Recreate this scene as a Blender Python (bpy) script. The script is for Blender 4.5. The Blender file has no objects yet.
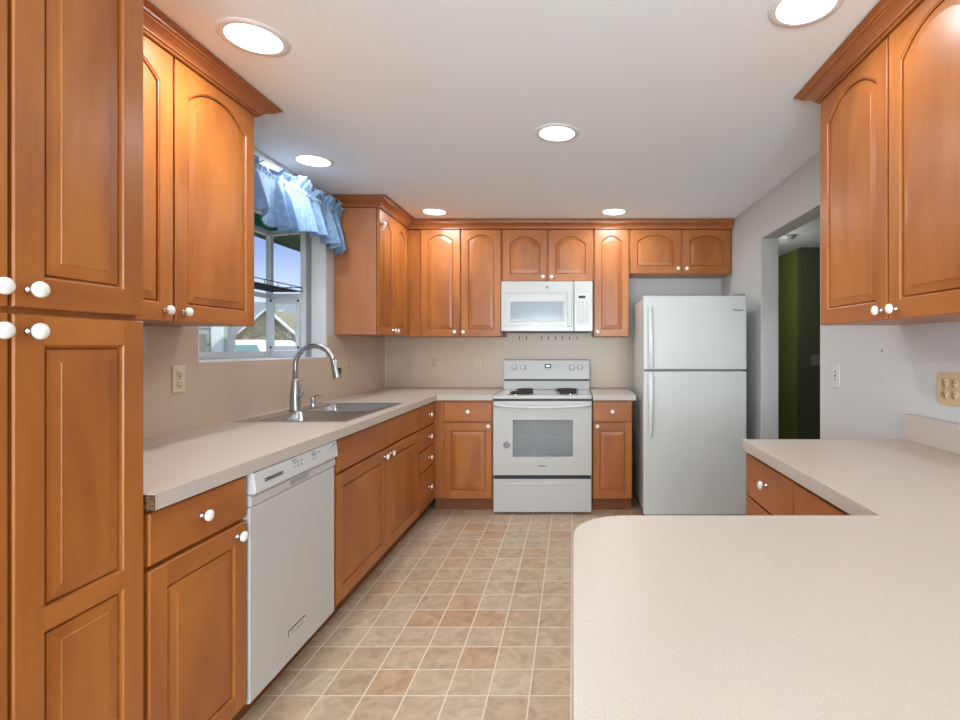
import bpy, bmesh, math, random
from mathutils import Vector, Matrix
random.seed(7)
PI = math.pi
sc = bpy.context.scene
COL = sc.collection

# ------------------------------------------------------------------ camera
F, CX, CY, H = 510.0, 573.0, 347.0, 1.285
cam_d = bpy.data.cameras.new('camera'); cam = bpy.data.objects.new('camera', cam_d); COL.objects.link(cam)
cam.location = (0, 0, H); cam.rotation_euler = (PI/2, 0, 0)
cam_d.sensor_width = 36; cam_d.lens = F/960*36
cam_d.shift_x = -(CX-480)/960; cam_d.shift_y = (CY-360)/960
cam_d.clip_start = 0.02; cam_d.clip_end = 300
sc.camera = cam

# ------------------------------------------------------------------ world, lights, exposure
sc.view_settings.view_transform = 'Standard'; sc.view_settings.look = 'None'
sc.view_settings.gamma = 1; sc.view_settings.use_curve_mapping = False
sc.view_settings.exposure = 0.17
sc.cycles.use_denoising = True
sc.cycles.max_bounces = 8; sc.cycles.diffuse_bounces = 5; sc.cycles.glossy_bounces = 4
sc.cycles.transmission_bounces = 8; sc.cycles.transparent_max_bounces = 12
sc.cycles.caustics_reflective = False; sc.cycles.caustics_refractive = False
w = bpy.data.worlds.new('sky'); sc.world = w; w.use_nodes = True
nt = w.node_tree; nt.nodes.clear()
tc = nt.nodes.new('ShaderNodeTexCoord'); sp = nt.nodes.new('ShaderNodeSeparateXYZ'); rp = nt.nodes.new('ShaderNodeValToRGB')
bg = nt.nodes.new('ShaderNodeBackground'); ow = nt.nodes.new('ShaderNodeOutputWorld')
nt.links.new(tc.outputs['Generated'], sp.inputs[0]); nt.links.new(sp.outputs['Z'], rp.inputs[0])
nt.links.new(rp.outputs[0], bg.inputs[0]); nt.links.new(bg.outputs[0], ow.inputs[0])
e = rp.color_ramp.elements
e[0].position = 0.0; e[0].color = (0.52, 0.55, 0.60, 1)
e[1].position = 0.70; e[1].color = (0.85, 0.92, 1.0, 1)
n_ = e.new(0.06); n_.color = (0.50, 0.55, 0.66, 1)
n_ = e.new(0.17); n_.color = (0.21, 0.27, 0.53, 1)
n_ = e.new(0.35); n_.color = (0.20, 0.28, 0.55, 1)
bg.inputs[1].default_value = 1.8

XL, XR, YB, YF, CEIL = -1.725, 1.36, 4.68, -3.2, 2.365

def area(name, loc, rot, size, power, color, shape='RECTANGLE', spread=PI):
    d = bpy.data.lights.new(name, 'AREA'); d.shape = shape; d.size = size[0]
    if shape == 'RECTANGLE': d.size_y = size[1]
    d.energy = power; d.color = color; d.spread = spread
    o = bpy.data.objects.new(name, d); COL.objects.link(o); o.location = loc; o.rotation_euler = rot
    return o
# added fill light at an added rear window, aimed towards +Y and the ceiling
area('rear_window_daylight', (-0.1, YF+0.03, 1.25), (PI/2+0.80, 0, 0), (2.6, 2.0), 250, (0.81, 0.95, 1.0))
sun = bpy.data.lights.new('sun', 'SUN'); sun.energy = 3.2; sun.angle = 0.02; sun.color = (1.0, 0.96, 0.9)
so_ = bpy.data.objects.new('sun', sun); COL.objects.link(so_); so_.rotation_euler = Vector((-0.8, 0.6, -0.75)).to_track_quat('-Z', 'Y').to_euler()
# daylight falling in at the garden window
pt = area('garden_window_portal', (-2.30, 2.95, 1.72), (0, -PI/2, 0), (1.0, 1.3), 1, (1, 1, 1)); pt.data.cycles.is_portal = True
# added fill lights: two pendants behind the camera, one lamp in the hall
def globe(name, loc, r, power, color):
    d = bpy.data.lights.new(name, 'POINT'); d.energy = power; d.shadow_soft_size = r; d.color = color
    o = bpy.data.objects.new(name, d); COL.objects.link(o); o.location = loc; return o
FILL_GLOBES = [(-0.55, -1.1, 1.72), (0.75, -1.1, 1.72)]
for g_ in FILL_GLOBES: globe('pendant_globe_light', g_, 0.16, 4, (0.93, 0.99, 1.0))
globe('hall_lamp', (1.75, 5.0, 2.0), 0.10, 5, (1.0, 0.98, 0.92))
LAMPS = [(254, 38), (313.5, 160.5), (434.5, 211.5), (614, 211.5), (557, 133), (806, 5)]
LAMP_POS = []
for (px, py) in LAMPS:
    s = (CY-py)/(CEIL-H); LAMP_POS.append(((px-CX)/s, F/s))
LAMP_POS += [(-0.75, 0.2), (0.75, 0.2), (-0.75, -1.4), (0.75, -1.4)]  # four more ceiling lights added out of view to light the room
LAMP_W = [11, 4.2, 6, 5.5, 6, 4, 0.4, 0.4, 1, 1]
for (x, y), p_ in zip(LAMP_POS, LAMP_W):
    area('downlight_lamp', (x, y, CEIL-0.012), (0, 0, 0), (0.16,), p_, (0.93, 0.985, 1.0), 'DISK')

# ------------------------------------------------------------------ materials
def lin(c):
    c /= 255.0
    return c/12.92 if c <= 0.04045 else ((c+0.055)/1.055)**2.4
def rgb(r, g, b): return (lin(r), lin(g), lin(b), 1)
def mat(name, col, rough=0.5, metal=0.0, coat=0.0, emit=0.0, spec=0.5, noise=None, bump=None, alpha=None, trans=0.0):
    m = bpy.data.materials.new(name); m.use_nodes = True
    t = m.node_tree; b = t.nodes['Principled BSDF']
    b.inputs['Base Color'].default_value = col
    b.inputs['Roughness'].default_value = rough; b.inputs['Metallic'].default_value = metal
    b.inputs['Coat Weight'].default_value = coat; b.inputs['Coat Roughness'].default_value = 0.15
    b.inputs['Specular IOR Level'].default_value = spec
    if emit: b.inputs['Emission Color'].default_value = col; b.inputs['Emission Strength'].default_value = emit
    if trans: b.inputs['Transmission Weight'].default_value = trans
    if noise or bump:
        c = t.nodes.new('ShaderNodeTexCoord')
    if noise:   # (scale, second colour, amount)
        n = t.nodes.new('ShaderNodeTexNoise'); n.inputs['Scale'].default_value = noise[0]; n.inputs['Detail'].default_value = 3
        t.links.new(c.outputs['Object'], n.inputs['Vector'])
        r = t.nodes.new('ShaderNodeValToRGB'); r.color_ramp.elements[0].position = 0.5-noise[2]; r.color_ramp.elements[1].position = 0.5+noise[2]
        r.color_ramp.elements[0].color = col; r.color_ramp.elements[1].color = noise[1]
        t.links.new(n.outputs[0], r.inputs[0]); t.links.new(r.outputs[0], b.inputs['Base Color'])
    if bump:    # (scale, strength, distance)
        n = t.nodes.new('ShaderNodeTexNoise'); n.inputs['Scale'].default_value = bump[0]; n.inputs['Detail'].default_value = 3
        t.links.new(c.outputs['Object'], n.inputs['Vector'])
        k = t.nodes.new('ShaderNodeBump'); k.inputs['Strength'].default_value = bump[1]; k.inputs['Distance'].default_value = bump[2]
        t.links.new(n.outputs[0], k.inputs['Height']); t.links.new(k.outputs[0], b.inputs['Normal'])
    return m

def wood(name, axis, dark, light, rough=0.38):
    m = bpy.data.materials.new(name); m.use_nodes = True
    t = m.node_tree; b = t.nodes['Principled BSDF']; L = t.links
    c = t.nodes.new('ShaderNodeTexCoord'); oi = t.nodes.new('ShaderNodeObjectInfo')
    mul = t.nodes.new('ShaderNodeMath'); mul.operation = 'MULTIPLY'; mul.inputs[1].default_value = 37.0
    L.new(oi.outputs['Random'], mul.inputs[0])
    add = t.nodes.new('ShaderNodeVectorMath'); add.operation = 'ADD'
    L.new(c.outputs['Object'], add.inputs[0]); L.new(mul.outputs[0], add.inputs[1])
    def stretch(a, b_):
        mp = t.nodes.new('ShaderNodeMapping'); v = [b_, b_, b_]; v[axis] = a
        mp.inputs['Scale'].default_value = v; L.new(add.outputs[0], mp.inputs['Vector']); return mp
    n1 = t.nodes.new('ShaderNodeTexNoise'); n1.inputs['Scale'].default_value = 1; n1.inputs['Detail'].default_value = 4; n1.inputs['Distortion'].default_value = 0.6
    L.new(stretch(1.6, 6).outputs[0], n1.inputs['Vector'])
    n2 = t.nodes.new('ShaderNodeTexNoise'); n2.inputs['Scale'].default_value = 1; n2.inputs['Detail'].default_value = 3
    L.new(stretch(7, 150).outputs[0], n2.inputs['Vector'])
    mx = t.nodes.new('ShaderNodeMix'); mx.inputs[0].default_value = 0.16
    L.new(n1.outputs[0], mx.inputs[2]); L.new(n2.outputs[0], mx.inputs[3])
    r = t.nodes.new('ShaderNodeValToRGB'); r.color_ramp.elements[0].position = 0.33; r.color_ramp.elements[1].position = 0.68
    r.color_ramp.elements[0].color = dark; r.color_ramp.elements[1].color = light
    L.new(mx.outputs[0], r.inputs[0]); L.new(r.outputs[0], b.inputs['Base Color'])
    b.inputs['Roughness'].default_value = rough; b.inputs['Coat Weight'].default_value = 0.15; b.inputs['Coat Roughness'].default_value = 0.25
    return m
WD, WL = rgb(148, 81, 30), rgb(180, 108, 45)
M = {}
M['wv'] = wood('maple_upright_grain', 2, WD, WL)
M['wh'] = wood('maple_level_grain', 0, WD, WL)
M['wy'] = wood('maple_moulding', 1, rgb(140, 80, 38), rgb(166, 98, 50))
M['wside'] = wood('maple_side_panel', 2, rgb(166, 104, 66), rgb(184, 120, 80), 0.42)
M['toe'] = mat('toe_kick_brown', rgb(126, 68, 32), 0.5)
M['wall'] = mat('wall_paint', rgb(203, 204, 204), 0.85, spec=0.2, bump=(90, 0.25, 0.002))
M['ceil'] = mat('ceiling_paint', rgb(238, 244, 249), 0.9, spec=0.15, bump=(60, 0.3, 0.002))
M['reveal'] = mat('reveal_white', rgb(226, 226, 226), 0.6, spec=0.3)
M['green'] = mat('green_wall_paint', rgb(136, 142, 74), 0.8, spec=0.2, bump=(90, 0.2, 0.002))
M['teal'] = mat('dark_teal_wall_paint', rgb(96, 104, 80), 0.8, spec=0.2, bump=(90, 0.2, 0.002))
M['lam'] = mat('speckled_laminate', rgb(186, 171, 159), 0.36, noise=(420, rgb(198, 185, 175), 0.16), spec=0.5)
M['lamedge'] = mat('laminate_edge', rgb(190, 178, 168), 0.4, noise=(420, rgb(202, 192, 182), 0.16))
M['splash'] = mat('beige_laminate', rgb(200, 178, 158), 0.35, noise=(300, rgb(205, 185, 166), 0.2))
M['chip'] = mat('particle_board', rgb(120, 84, 50), 0.9, noise=(180, rgb(60, 40, 24), 0.08))
M['ceram'] = mat('white_ceramic', rgb(240, 238, 232), 0.12, coat=0.5)
M['chrome'] = mat('chrome', rgb(205, 205, 208), 0.15, metal=1)
M['nickel'] = mat('brushed_nickel', rgb(176, 174, 172), 0.3, metal=1)
M['steel'] = mat('stainless_steel', rgb(196, 198, 202), 0.24, metal=1, bump=(200, 0.05, 0.0005))
M['white'] = mat('white_enamel', rgb(198, 197, 195), 0.22, coat=0.3)
M['fwhite'] = mat('fridge_enamel', rgb(216, 219, 217), 0.32, coat=0.1, bump=(500, 0.05, 0.0004))
M['wplas'] = mat('white_plastic', rgb(208, 208, 208), 0.35)
M['greyp'] = mat('grey_plastic', rgb(150, 152, 154), 0.45)
M['black'] = mat('black', rgb(14, 14, 15), 0.4)
M['coil'] = mat('burner_coil_black', rgb(34, 33, 33), 0.5)
M['glassdk'] = mat('oven_glass', rgb(112, 112, 114), 0.08, coat=0.8)
M['mwglass'] = mat('microwave_screen', rgb(140, 147, 154), 0.12, coat=0.5)
M['badge'] = mat('dark_badge', rgb(92, 94, 98), 0.4)
M['lcd'] = mat('lit_clock', rgb(225, 240, 245), 0.4, emit=0.8)
M['lens'] = mat('lamp_lens', (1, 0.98, 0.94, 1), 0.5, emit=3.0)
M['cream'] = mat('cream_plastic', rgb(222, 208, 180), 0.35)
M['beigep'] = mat('beige_plate', rgb(206, 186, 160), 0.35)
M['tan'] = mat('tan_plastic', rgb(206, 178, 138), 0.4)
M['vinyl'] = mat('white_vinyl_frame', rgb(225, 227, 232), 0.35)
M['shadow'] = mat('grey_vinyl', rgb(150, 152, 156), 0.5)  # grey vinyl of the garden window's side tracks
M['wire'] = mat('dark_wire', rgb(52, 54, 58), 0.4, metal=0.3)
M['hole'] = mat('slot_dark', rgb(60, 50, 42), 0.6)
M['text'] = mat('logo_ink', rgb(50, 52, 56), 0.5)
M['lgrey'] = mat('light_grey_print', rgb(160, 162, 165), 0.5)

def fabric():
    m = bpy.data.materials.new('blue_valance_cotton'); m.use_nodes = True
    t = m.node_tree; b = t.nodes['Principled BSDF']; L = t.links
    b.inputs['Roughness'].default_value = 0.8; b.inputs['Sheen Weight'].default_value = 0.3
    c = t.nodes.new('ShaderNodeTexCoord'); n = t.nodes.new('ShaderNodeTexNoise'); n.inputs['Scale'].default_value = 30
    L.new(c.outputs['Object'], n.inputs['Vector'])
    r = t.nodes.new('ShaderNodeValToRGB'); r.color_ramp.elements[0].color = rgb(134, 168, 208); r.color_ramp.elements[1].color = rgb(162, 192, 224)
    r.color_ramp.elements[0].position = 0.35; r.color_ramp.elements[1].position = 0.65
    L.new(n.outputs[0], r.inputs[0]); L.new(r.outputs[0], b.inputs['Base Color'])
    tr = t.nodes.new('ShaderNodeBsdfTranslucent'); L.new(r.outputs[0], tr.inputs[0])
    ms = t.nodes.new('ShaderNodeMixShader'); ms.inputs[0].default_value = 0.35
    out = t.nodes['Material Output']; L.new(b.outputs[0], ms.inputs[1]); L.new(tr.outputs[0], ms.inputs[2]); L.new(ms.outputs[0], out.inputs[0])
    return m
M['fabric'] = fabric()

def glass(name, tint, gloss=0.06):
    m = bpy.data.materials.new(name); m.use_nodes = True
    t = m.node_tree; t.nodes.remove(t.nodes['Principled BSDF']); L = t.links
    a = t.nodes.new('ShaderNodeBsdfTransparent'); a.inputs[0].default_value = tint
    g = t.nodes.new('ShaderNodeBsdfGlossy'); g.inputs['Roughness'].default_value = 0.02
    ms = t.nodes.new('ShaderNodeMixShader'); ms.inputs[0].default_value = gloss
    L.new(a.outputs[0], ms.inputs[1]); L.new(g.outputs[0], ms.inputs[2]); L.new(ms.outputs[0], t.nodes['Material Output'].inputs[0])
    return m
M['pane'] = glass('window_glass', (0.93, 0.97, 0.96, 1))
M['cavity'] = mat('oven_interior', rgb(96, 96, 98), 0.6)
M['ovpane'] = glass('smoked_oven_glass', (0.62, 0.63, 0.65, 1), 0.12)
M['tealpane'] = glass('teal_tinted_glass', (0.20, 0.66, 0.70, 1), 0.04)
M['tealpane'].node_tree.nodes['Glossy BSDF'].inputs[0].default_value = (1, 1, 1, 1)
tn = M['tealpane'].node_tree; tb = tn.nodes.new('ShaderNodeBsdfTranslucent'); tb.inputs[0].default_value = (0.3, 0.98, 0.98, 1)
tm = tn.nodes.new('ShaderNodeMixShader'); tm.inputs[0].default_value = 0.88
tn.links.new(tn.nodes['Mix Shader'].outputs[0], tm.inputs[1]); tn.links.new(tb.outputs[0], tm.inputs[2]); tn.links.new(tm.outputs[0], tn.nodes['Material Output'].inputs[0])

def tiles():
    m = bpy.data.materials.new('vinyl_floor_tiles'); m.use_nodes = True
    t = m.node_tree; b = t.nodes['Principled BSDF']; L = t.links
    T = 0.1532
    c = t.nodes.new('ShaderNodeTexCoord')
    mp = t.nodes.new('ShaderNodeMapping'); mp.inputs['Location'].default_value = (0.1605/T, -2.799/T, 0); mp.inputs['Scale'].default_value = (1/T, 1/T, 0)
    L.new(c.outputs['Object'], mp.inputs[0])
    br = t.nodes.new('ShaderNodeTexBrick'); br.offset = 0; br.squash = 1
    br.inputs['Scale'].default_value = 1; br.inputs['Brick Width'].default_value = 1; br.inputs['Row Height'].default_value = 1
    br.inputs['Mortar Size'].default_value = 0.026; br.inputs['Mortar Smooth'].default_value = 0.4; br.inputs['Bias'].default_value = 0
    br.inputs['Color1'].default_value = (0, 0, 0, 1); br.inputs['Color2'].default_value = (1, 1, 1, 1); br.inputs['Mortar'].default_value = (0.5, 0.5, 0.5, 1)
    L.new(mp.outputs[0], br.inputs['Vector'])
    fl = t.nodes.new('ShaderNodeVectorMath'); fl.operation = 'FLOOR'; L.new(mp.outputs[0], fl.inputs[0])
    wn = t.nodes.new('ShaderNodeTexWhiteNoise'); wn.noise_dimensions = '3D'; L.new(fl.outputs[0], wn.inputs['Vector'])
    r = t.nodes.new('ShaderNodeValToRGB'); L.new(wn.outputs['Value'], r.inputs[0])
    es = r.color_ramp.elements
    es[0].color = rgb(186, 162, 136); es[1].color = rgb(186, 150, 120)
    for p_, col in ((0.3, rgb(190, 167, 142)), (0.6, rgb(196, 176, 153)), (0.85, rgb(190, 160, 132))):
        q = es.new(p_); q.color = col
    nz = t.nodes.new('ShaderNodeTexNoise'); nz.inputs['Scale'].default_value = 13; nz.inputs['Detail'].default_value = 6; nz.inputs['Distortion'].default_value = 1.2
    mp2 = t.nodes.new('ShaderNodeVectorMath'); mp2.operation = 'MULTIPLY_ADD'
    L.new(wn.outputs['Color'], mp2.inputs[0]); mp2.inputs[1].default_value = (9, 9, 9); L.new(c.outputs['Object'], mp2.inputs[2])
    L.new(mp2.outputs[0], nz.inputs['Vector'])
    r2 = t.nodes.new('ShaderNodeValToRGB'); r2.color_ramp.elements[0].position = 0.3; r2.color_ramp.elements[1].position = 0.7
    r2.color_ramp.elements[0].color = (0.80, 0.76, 0.73, 1); r2.color_ramp.elements[1].color = (1.12, 1.12, 1.12, 1)
    L.new(nz.outputs[0], r2.inputs[0])
    mu = t.nodes.new('ShaderNodeMix'); mu.data_type = 'RGBA'; mu.blend_type = 'MULTIPLY'; mu.inputs[0].default_value = 1
    L.new(r.outputs[0], mu.inputs[6]); L.new(r2.outputs[0], mu.inputs[7])
    mg = t.nodes.new('ShaderNodeMix'); mg.data_type = 'RGBA'
    L.new(br.outputs['Fac'], mg.inputs[0]); L.new(mu.outputs[2], mg.inputs[6]); mg.inputs[7].default_value = rgb(218, 203, 183)
    L.new(mg.outputs[2], b.inputs['Base Color']); b.inputs['Roughness'].default_value = 0.42
    return m
M['tile'] = tiles()

# ------------------------------------------------------------------ mesh helpers
class MB:
    def __init__(s): s.bm = bmesh.new()
    def face(s, pts, mi=0, smooth=False):
        f = s.bm.faces.new([s.bm.verts.new(p) for p in pts]); f.material_index = mi; f.smooth = smooth; return f
    def box(s, x0, y0, z0, x1, y1, z1, mi=0):
        x0, x1 = sorted((x0, x1)); y0, y1 = sorted((y0, y1)); z0, z1 = sorted((z0, z1))
        v = [s.bm.verts.new(p) for p in ((x0,y0,z0),(x1,y0,z0),(x1,y1,z0),(x0,y1,z0),(x0,y0,z1),(x1,y0,z1),(x1,y1,z1),(x0,y1,z1))]
        for q in ((0,3,2,1),(4,5,6,7),(0,1,5,4),(1,2,6,5),(2,3,7,6),(3,0,4,7)):
            f = s.bm.faces.new([v[i] for i in q]); f.material_index = mi
        return s
    def prism(s, poly, z0, z1, mi=0, axis=2):
        def P(a, b, c): return {2: (a, b, c), 1: (a, c, b), 0: (c, a, b)}[axis]
        lo = [s.bm.verts.new(P(x, y, z0)) for x, y in poly]; hi = [s.bm.verts.new(P(x, y, z1)) for x, y in poly]
        n = len(poly)
        fs = [s.bm.faces.new(lo[::-1]), s.bm.faces.new(hi)]
        for i in range(n): fs.append(s.bm.faces.new((lo[i], lo[(i+1) % n], hi[(i+1) % n], hi[i])))
        for f in fs: f.material_index = mi
        return s
    def lathe(s, prof, o=(0,0,0), ax=(0,0,1), n=20, mi=0, smooth=True):
        ax = Vector(ax).normalized(); q = Vector((0,0,1)).rotation_difference(ax); o = Vector(o); rings = []
        for r, h in prof:
            if r < 1e-6: rings.append([s.bm.verts.new(o+q @ Vector((0,0,h)))])
            else: rings.append([s.bm.verts.new(o+q @ Vector((r*math.cos(2*PI*i/n), r*math.sin(2*PI*i/n), h))) for i in range(n)])
        for a, b in zip(rings, rings[1:]):
            for i in range(n):
                j = (i+1) % n
                vs = [a[i % len(a)], a[j % len(a)], b[j % len(b)], b[i % len(b)]]
                u = []
                for v in vs:
                    if v not in u: u.append(v)
                if len(u) > 2:
                    f = s.bm.faces.new(u); f.smooth = smooth; f.material_index = mi
        return s
    def tube(s, pts, r, n=10, mi=0, cap=True):
        pts = [Vector(p) for p in pts]; rs = r if isinstance(r, (list, tuple)) else [r]*len(pts)
        rings = []; up = None
        for i, p in enumerate(pts):
            d = (pts[min(i+1, len(pts)-1)]-pts[max(i-1, 0)]).normalized()
            if up is None: up = Vector((0,0,1)) if abs(d.z) < 0.9 else Vector((1,0,0))
            a = d.cross(up).normalized(); b = a.cross(d).normalized(); up = b
            rings.append([s.bm.verts.new(p+a*rs[i]*math.cos(2*PI*k/n)+b*rs[i]*math.sin(2*PI*k/n)) for k in range(n)])
        for A, B in zip(rings, rings[1:]):
            for k in range(n):
                f = s.bm.faces.new((A[k], A[(k+1) % n], B[(k+1) % n], B[k])); f.smooth = True; f.material_index = mi
        if cap:
            for q in (rings[0], rings[-1]):
                f = s.bm.faces.new(q); f.material_index = mi
        return s
    def build(s, name, mats, parent=None, bevel=0, seg=2):
        bmesh.ops.recalc_face_normals(s.bm, faces=s.bm.faces[:])
        me = bpy.data.meshes.new(name); s.bm.to_mesh(me); s.bm.free()
        for m in (mats if isinstance(mats, (list, tuple)) else [mats]): me.materials.append(M[m] if isinstance(m, str) else m)
        o = bpy.data.objects.new(name, me); COL.objects.link(o)
        if parent: o.parent = parent
        if bevel:
            b = o.modifiers.new('bevel', 'BEVEL'); b.width = bevel; b.segments = seg; b.limit_method = 'ANGLE'; b.angle_limit = 0.6
        return o

def box(*a): return MB().box(*a)
def tag(o, label=None, cat=None, group=None, kind=None):
    if label: o['label'] = label
    if cat: o['category'] = cat
    if group: o['group'] = group
    if kind: o['kind'] = kind
    return o
def thing(name, label, cat, loc=(0,0,0), rz=0, group=None, kind=None):
    o = bpy.data.objects.new(name, None); COL.objects.link(o); o.location = loc; o.rotation_euler = (0,0,rz)
    o.empty_display_size = 0.1
    return tag(o, label, cat, group, kind)
def struct(name, mb, m, bevel=0, label=None):
    return tag(mb.build(name, m, None, bevel), label, None, None, 'structure')
def text(name, body, size, loc, rot, m, parent, width=None, depth=0.0004):
    cu = bpy.data.curves.new(name, 'FONT'); cu.body = body; cu.size = size; cu.align_x = 'CENTER'; cu.align_y = 'CENTER'; cu.extrude = depth; cu.resolution_u = 3; cu.offset = 0.0006 if size > 0.015 else 0
    t = bpy.data.objects.new(name, cu); COL.objects.link(t)
    bpy.context.view_layer.update()
    me = bpy.data.meshes.new_from_object(t.evaluated_get(bpy.context.evaluated_depsgraph_get()))
    bpy.data.objects.remove(t); me.materials.clear(); me.materials.append(M[m])
    if width:
        xs = [v.co.x for v in me.vertices]; k = width/(max(xs)-min(xs))
        for v in me.vertices: v.co.x *= k; v.co.y *= k
    R = Matrix.Translation(loc) @ rot.to_4x4(); me.transform(R)
    o = bpy.data.objects.new(name, me); COL.objects.link(o); o.parent = parent
    return o
FRONT = Matrix.Rotation(PI/2, 3, 'X')          # text facing local -y

# ------------------------------------------------------------------ room shell
struct('floor', MB().box(XL, YF, -0.06, 4.2, 8.2, 0), 'tile')
struct('ceiling', MB().box(XL-0.1, YF-0.1, CEIL, 4.2, 8.2, CEIL+0.08), 'ceil')
WY0, WY1, WZ0, WZ1 = 2.34, 3.57, 1.215, 2.14
wl = MB()
wl.box(XL-0.1, YF, -0.06, XL, WY0, CEIL); wl.box(XL-0.1, WY1, -0.06, XL, YB, CEIL)
wl.box(XL-0.1, WY0, -0.06, XL, WY1, WZ0); wl.box(XL-0.1, WY0, WZ1, XL, WY1, CEIL)
struct('wall_left', wl, 'wall')
struct('wall_back', MB().box(XL-0.1, YB, -0.06, XR+0.127, YB+0.12, CEIL), 'wall')
DY0, DY1, DZ = 2.81, 3.688, 2.07
wr = MB(); WT = 0.127
wr.box(XR, YF, 0, XR+WT, DY0, CEIL); wr.box(XR, DY1, 0, XR+WT, YB, CEIL); wr.box(XR, DY0, DZ, XR+WT, DY1, CEIL)
struct('wall_right', wr, 'wall', 0.004)
rw = MB()
rw.box(XL, YF-0.1, 0, -1.45, YF, CEIL); rw.box(1.25, YF-0.1, 0, 4.2, YF, CEIL); rw.box(-1.45, YF-0.1, 2.28, 1.25, YF, CEIL); rw.box(-1.45, YF-0.1, 0, 1.25, YF, 0.22)
struct('wall_rear', rw, 'wall')
struct('wall_hall_corner', MB().box(2.465, 5.52, 0, 4.1, 5.6, CEIL), 'teal')
struct('wall_hall_side', MB().box(2.465, 5.6, 0, 2.54, 8.1, CEIL), 'green')
struct('wall_hall_end', MB().box(XR, 8.1, 0, 2.54, 8.2, CEIL), 'green')
struct('wall_hall_outer', MB().box(4.1, YF, 0, 4.2, 5.6, CEIL), 'wall')
struct('wall_hall_inner', MB().box(XR+0.02, YB+0.12, 0, XR+WT, 8.1, CEIL), 'wall')

# frame of the added rear window, unseen, goes with the fill light
rf = thing('window_2', None, None, (0, 0, 0), kind='structure')
b = MB()
for x0, x1 in ((-1.45, -1.39), (-0.13, -0.07), (1.19, 1.25)): b.box(x0, YF-0.07, 0.22, x1, YF-0.02, 2.28)
b.box(-1.39, YF-0.07, 0.22, 1.19, YF-0.02, 0.28); b.box(-1.39, YF-0.07, 2.22, 1.19, YF-0.02, 2.28)
b.build('window_frame', 'vinyl', rf)

# laminate backsplashes, flat on the walls
bs = MB(); t_ = 0.006
bs.box(XL, 1.275, 0.9145, XL+t_, WY0, 1.373); bs.box(XL, WY0, 0.9145, XL+t_, WY1, WZ0-0.002); bs.box(XL, WY1, 0.9145, XL+t_, YB-t_, 1.373)
tag(bs.build('backsplash', 'splash'), 'tall beige laminate backsplash on the window wall above the sink', 'backsplash', kind='structure')
bs = MB(); bs.box(XL, YB-t_, 0.9145, 0.503, YB, 1.373); bs.box(-0.62, YB-t_, 0.5, 0.15, YB, 0.914); bs.box(-0.61, YB-t_, 1.373, 0.17, YB, 1.42)
tag(bs.build('backsplash', 'splash'), 'tall beige laminate backsplash behind the white range', 'backsplash', kind='structure')
tag(MB().box(0.507, YB-t_, 0.9145, 0.548, YB, 1.373).build('backsplash', 'splash'), 'narrow beige laminate strip beside the fridge', 'backsplash', kind='structure')
struct('trim_1', MB().box(XL+t_, YB-t_-0.008, 0.915, XL+t_+0.008, YB-t_, 1.372), 'cream')

# ------------------------------------------------------------------ cabinets
def g_arch(u, narrow):
    a = 1-abs(u)**2.3; c = 0.5*(1+math.cos(PI*u))
    return 0.72*a+0.28*c if narrow else 0.95*a+0.05*c
def door_bm(w, h, arch=0.0, rails=(), st=0.057, t=0.019, rb=0.06, rt=0.06, flat=False):
    """raised-panel slab; front at y=0 facing -y, origin lower left; rails = z of extra rails (z0,z1)"""
    m = MB(); c = 0.003
    O = [(0,0),(w,0),(w,h),(0,h)]; I = [(c,c),(w-c,c),(w-c,h-c),(c,h-c)]
    m.face([(x,t,z) for x, z in O])
    for i in range(4):
        j = (i+1) % 4
        m.face([(O[i][0],c,O[i][1]),(O[j][0],c,O[j][1]),(O[j][0],t,O[j][1]),(O[i][0],t,O[i][1])])
        m.face([(I[i][0],0,I[i][1]),(I[j][0],0,I[j][1]),(O[j][0],c,O[j][1]),(O[i][0],c,O[i][1])])
    if flat:
        m.face([(x,0,z) for x, z in I], 1); return m
    L, R = st, w-st
    m.face([(c,0,c),(L,0,c),(L,0,h-c),(c,0,h-c)]); m.face([(R,0,c),(w-c,0,c),(w-c,0,h-c),(R,0,h-c)])
    ops = []; z = rb
    for (a, b_) in rails: ops.append((z, a, 0)); z = b_
    ops.append((z, h-rt-arch, arch))
    m.face([(L,0,c),(R,0,c),(R,0,rb),(L,0,rb)], 1)
    for (a, b_) in rails: m.face([(L,0,a),(R,0,a),(R,0,b_),(L,0,b_)], 1)
    N = 18; narrow = (R-L) < 0.27
    for (B, S, rise) in ops:
        loops = []
        for d, y in ((0,0),(0.002,0.003),(0.0045,0.004),(0.0055,0.014),(0.0095,0.014),(0.0105,0.0065),(0.036,0.0028),(0.0375,0.0012)):
            pts = [(L+d,y,B+d),(R-d,y,B+d)]
            if rise:
                for i in range(N+1):
                    u = 1-2*i/N; pts.append(((L+R)/2+u*((R-L)/2-d), y, S-d+rise*g_arch(u, narrow)))
            else: pts += [(R-d,y,S-d),(L+d,y,S-d)]
            loops.append(pts)
        vs = [[m.bm.verts.new(p) for p in lp] for lp in loops]
        for A, Bv in zip(vs, vs[1:]):
            for i in range(len(A)):
                j = (i+1) % len(A); m.bm.faces.new((A[i], A[j], Bv[j], Bv[i]))
        m.bm.faces.new(vs[-1])
        if rise or (B, S, rise) == ops[-1]:
            top = loops[0][2:]
            for p, q in zip(top, top[1:]):
                m.face([p, (p[0],0,h-c), (q[0],0,h-c), q], 1)
    return m
_mesh = {}
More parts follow.
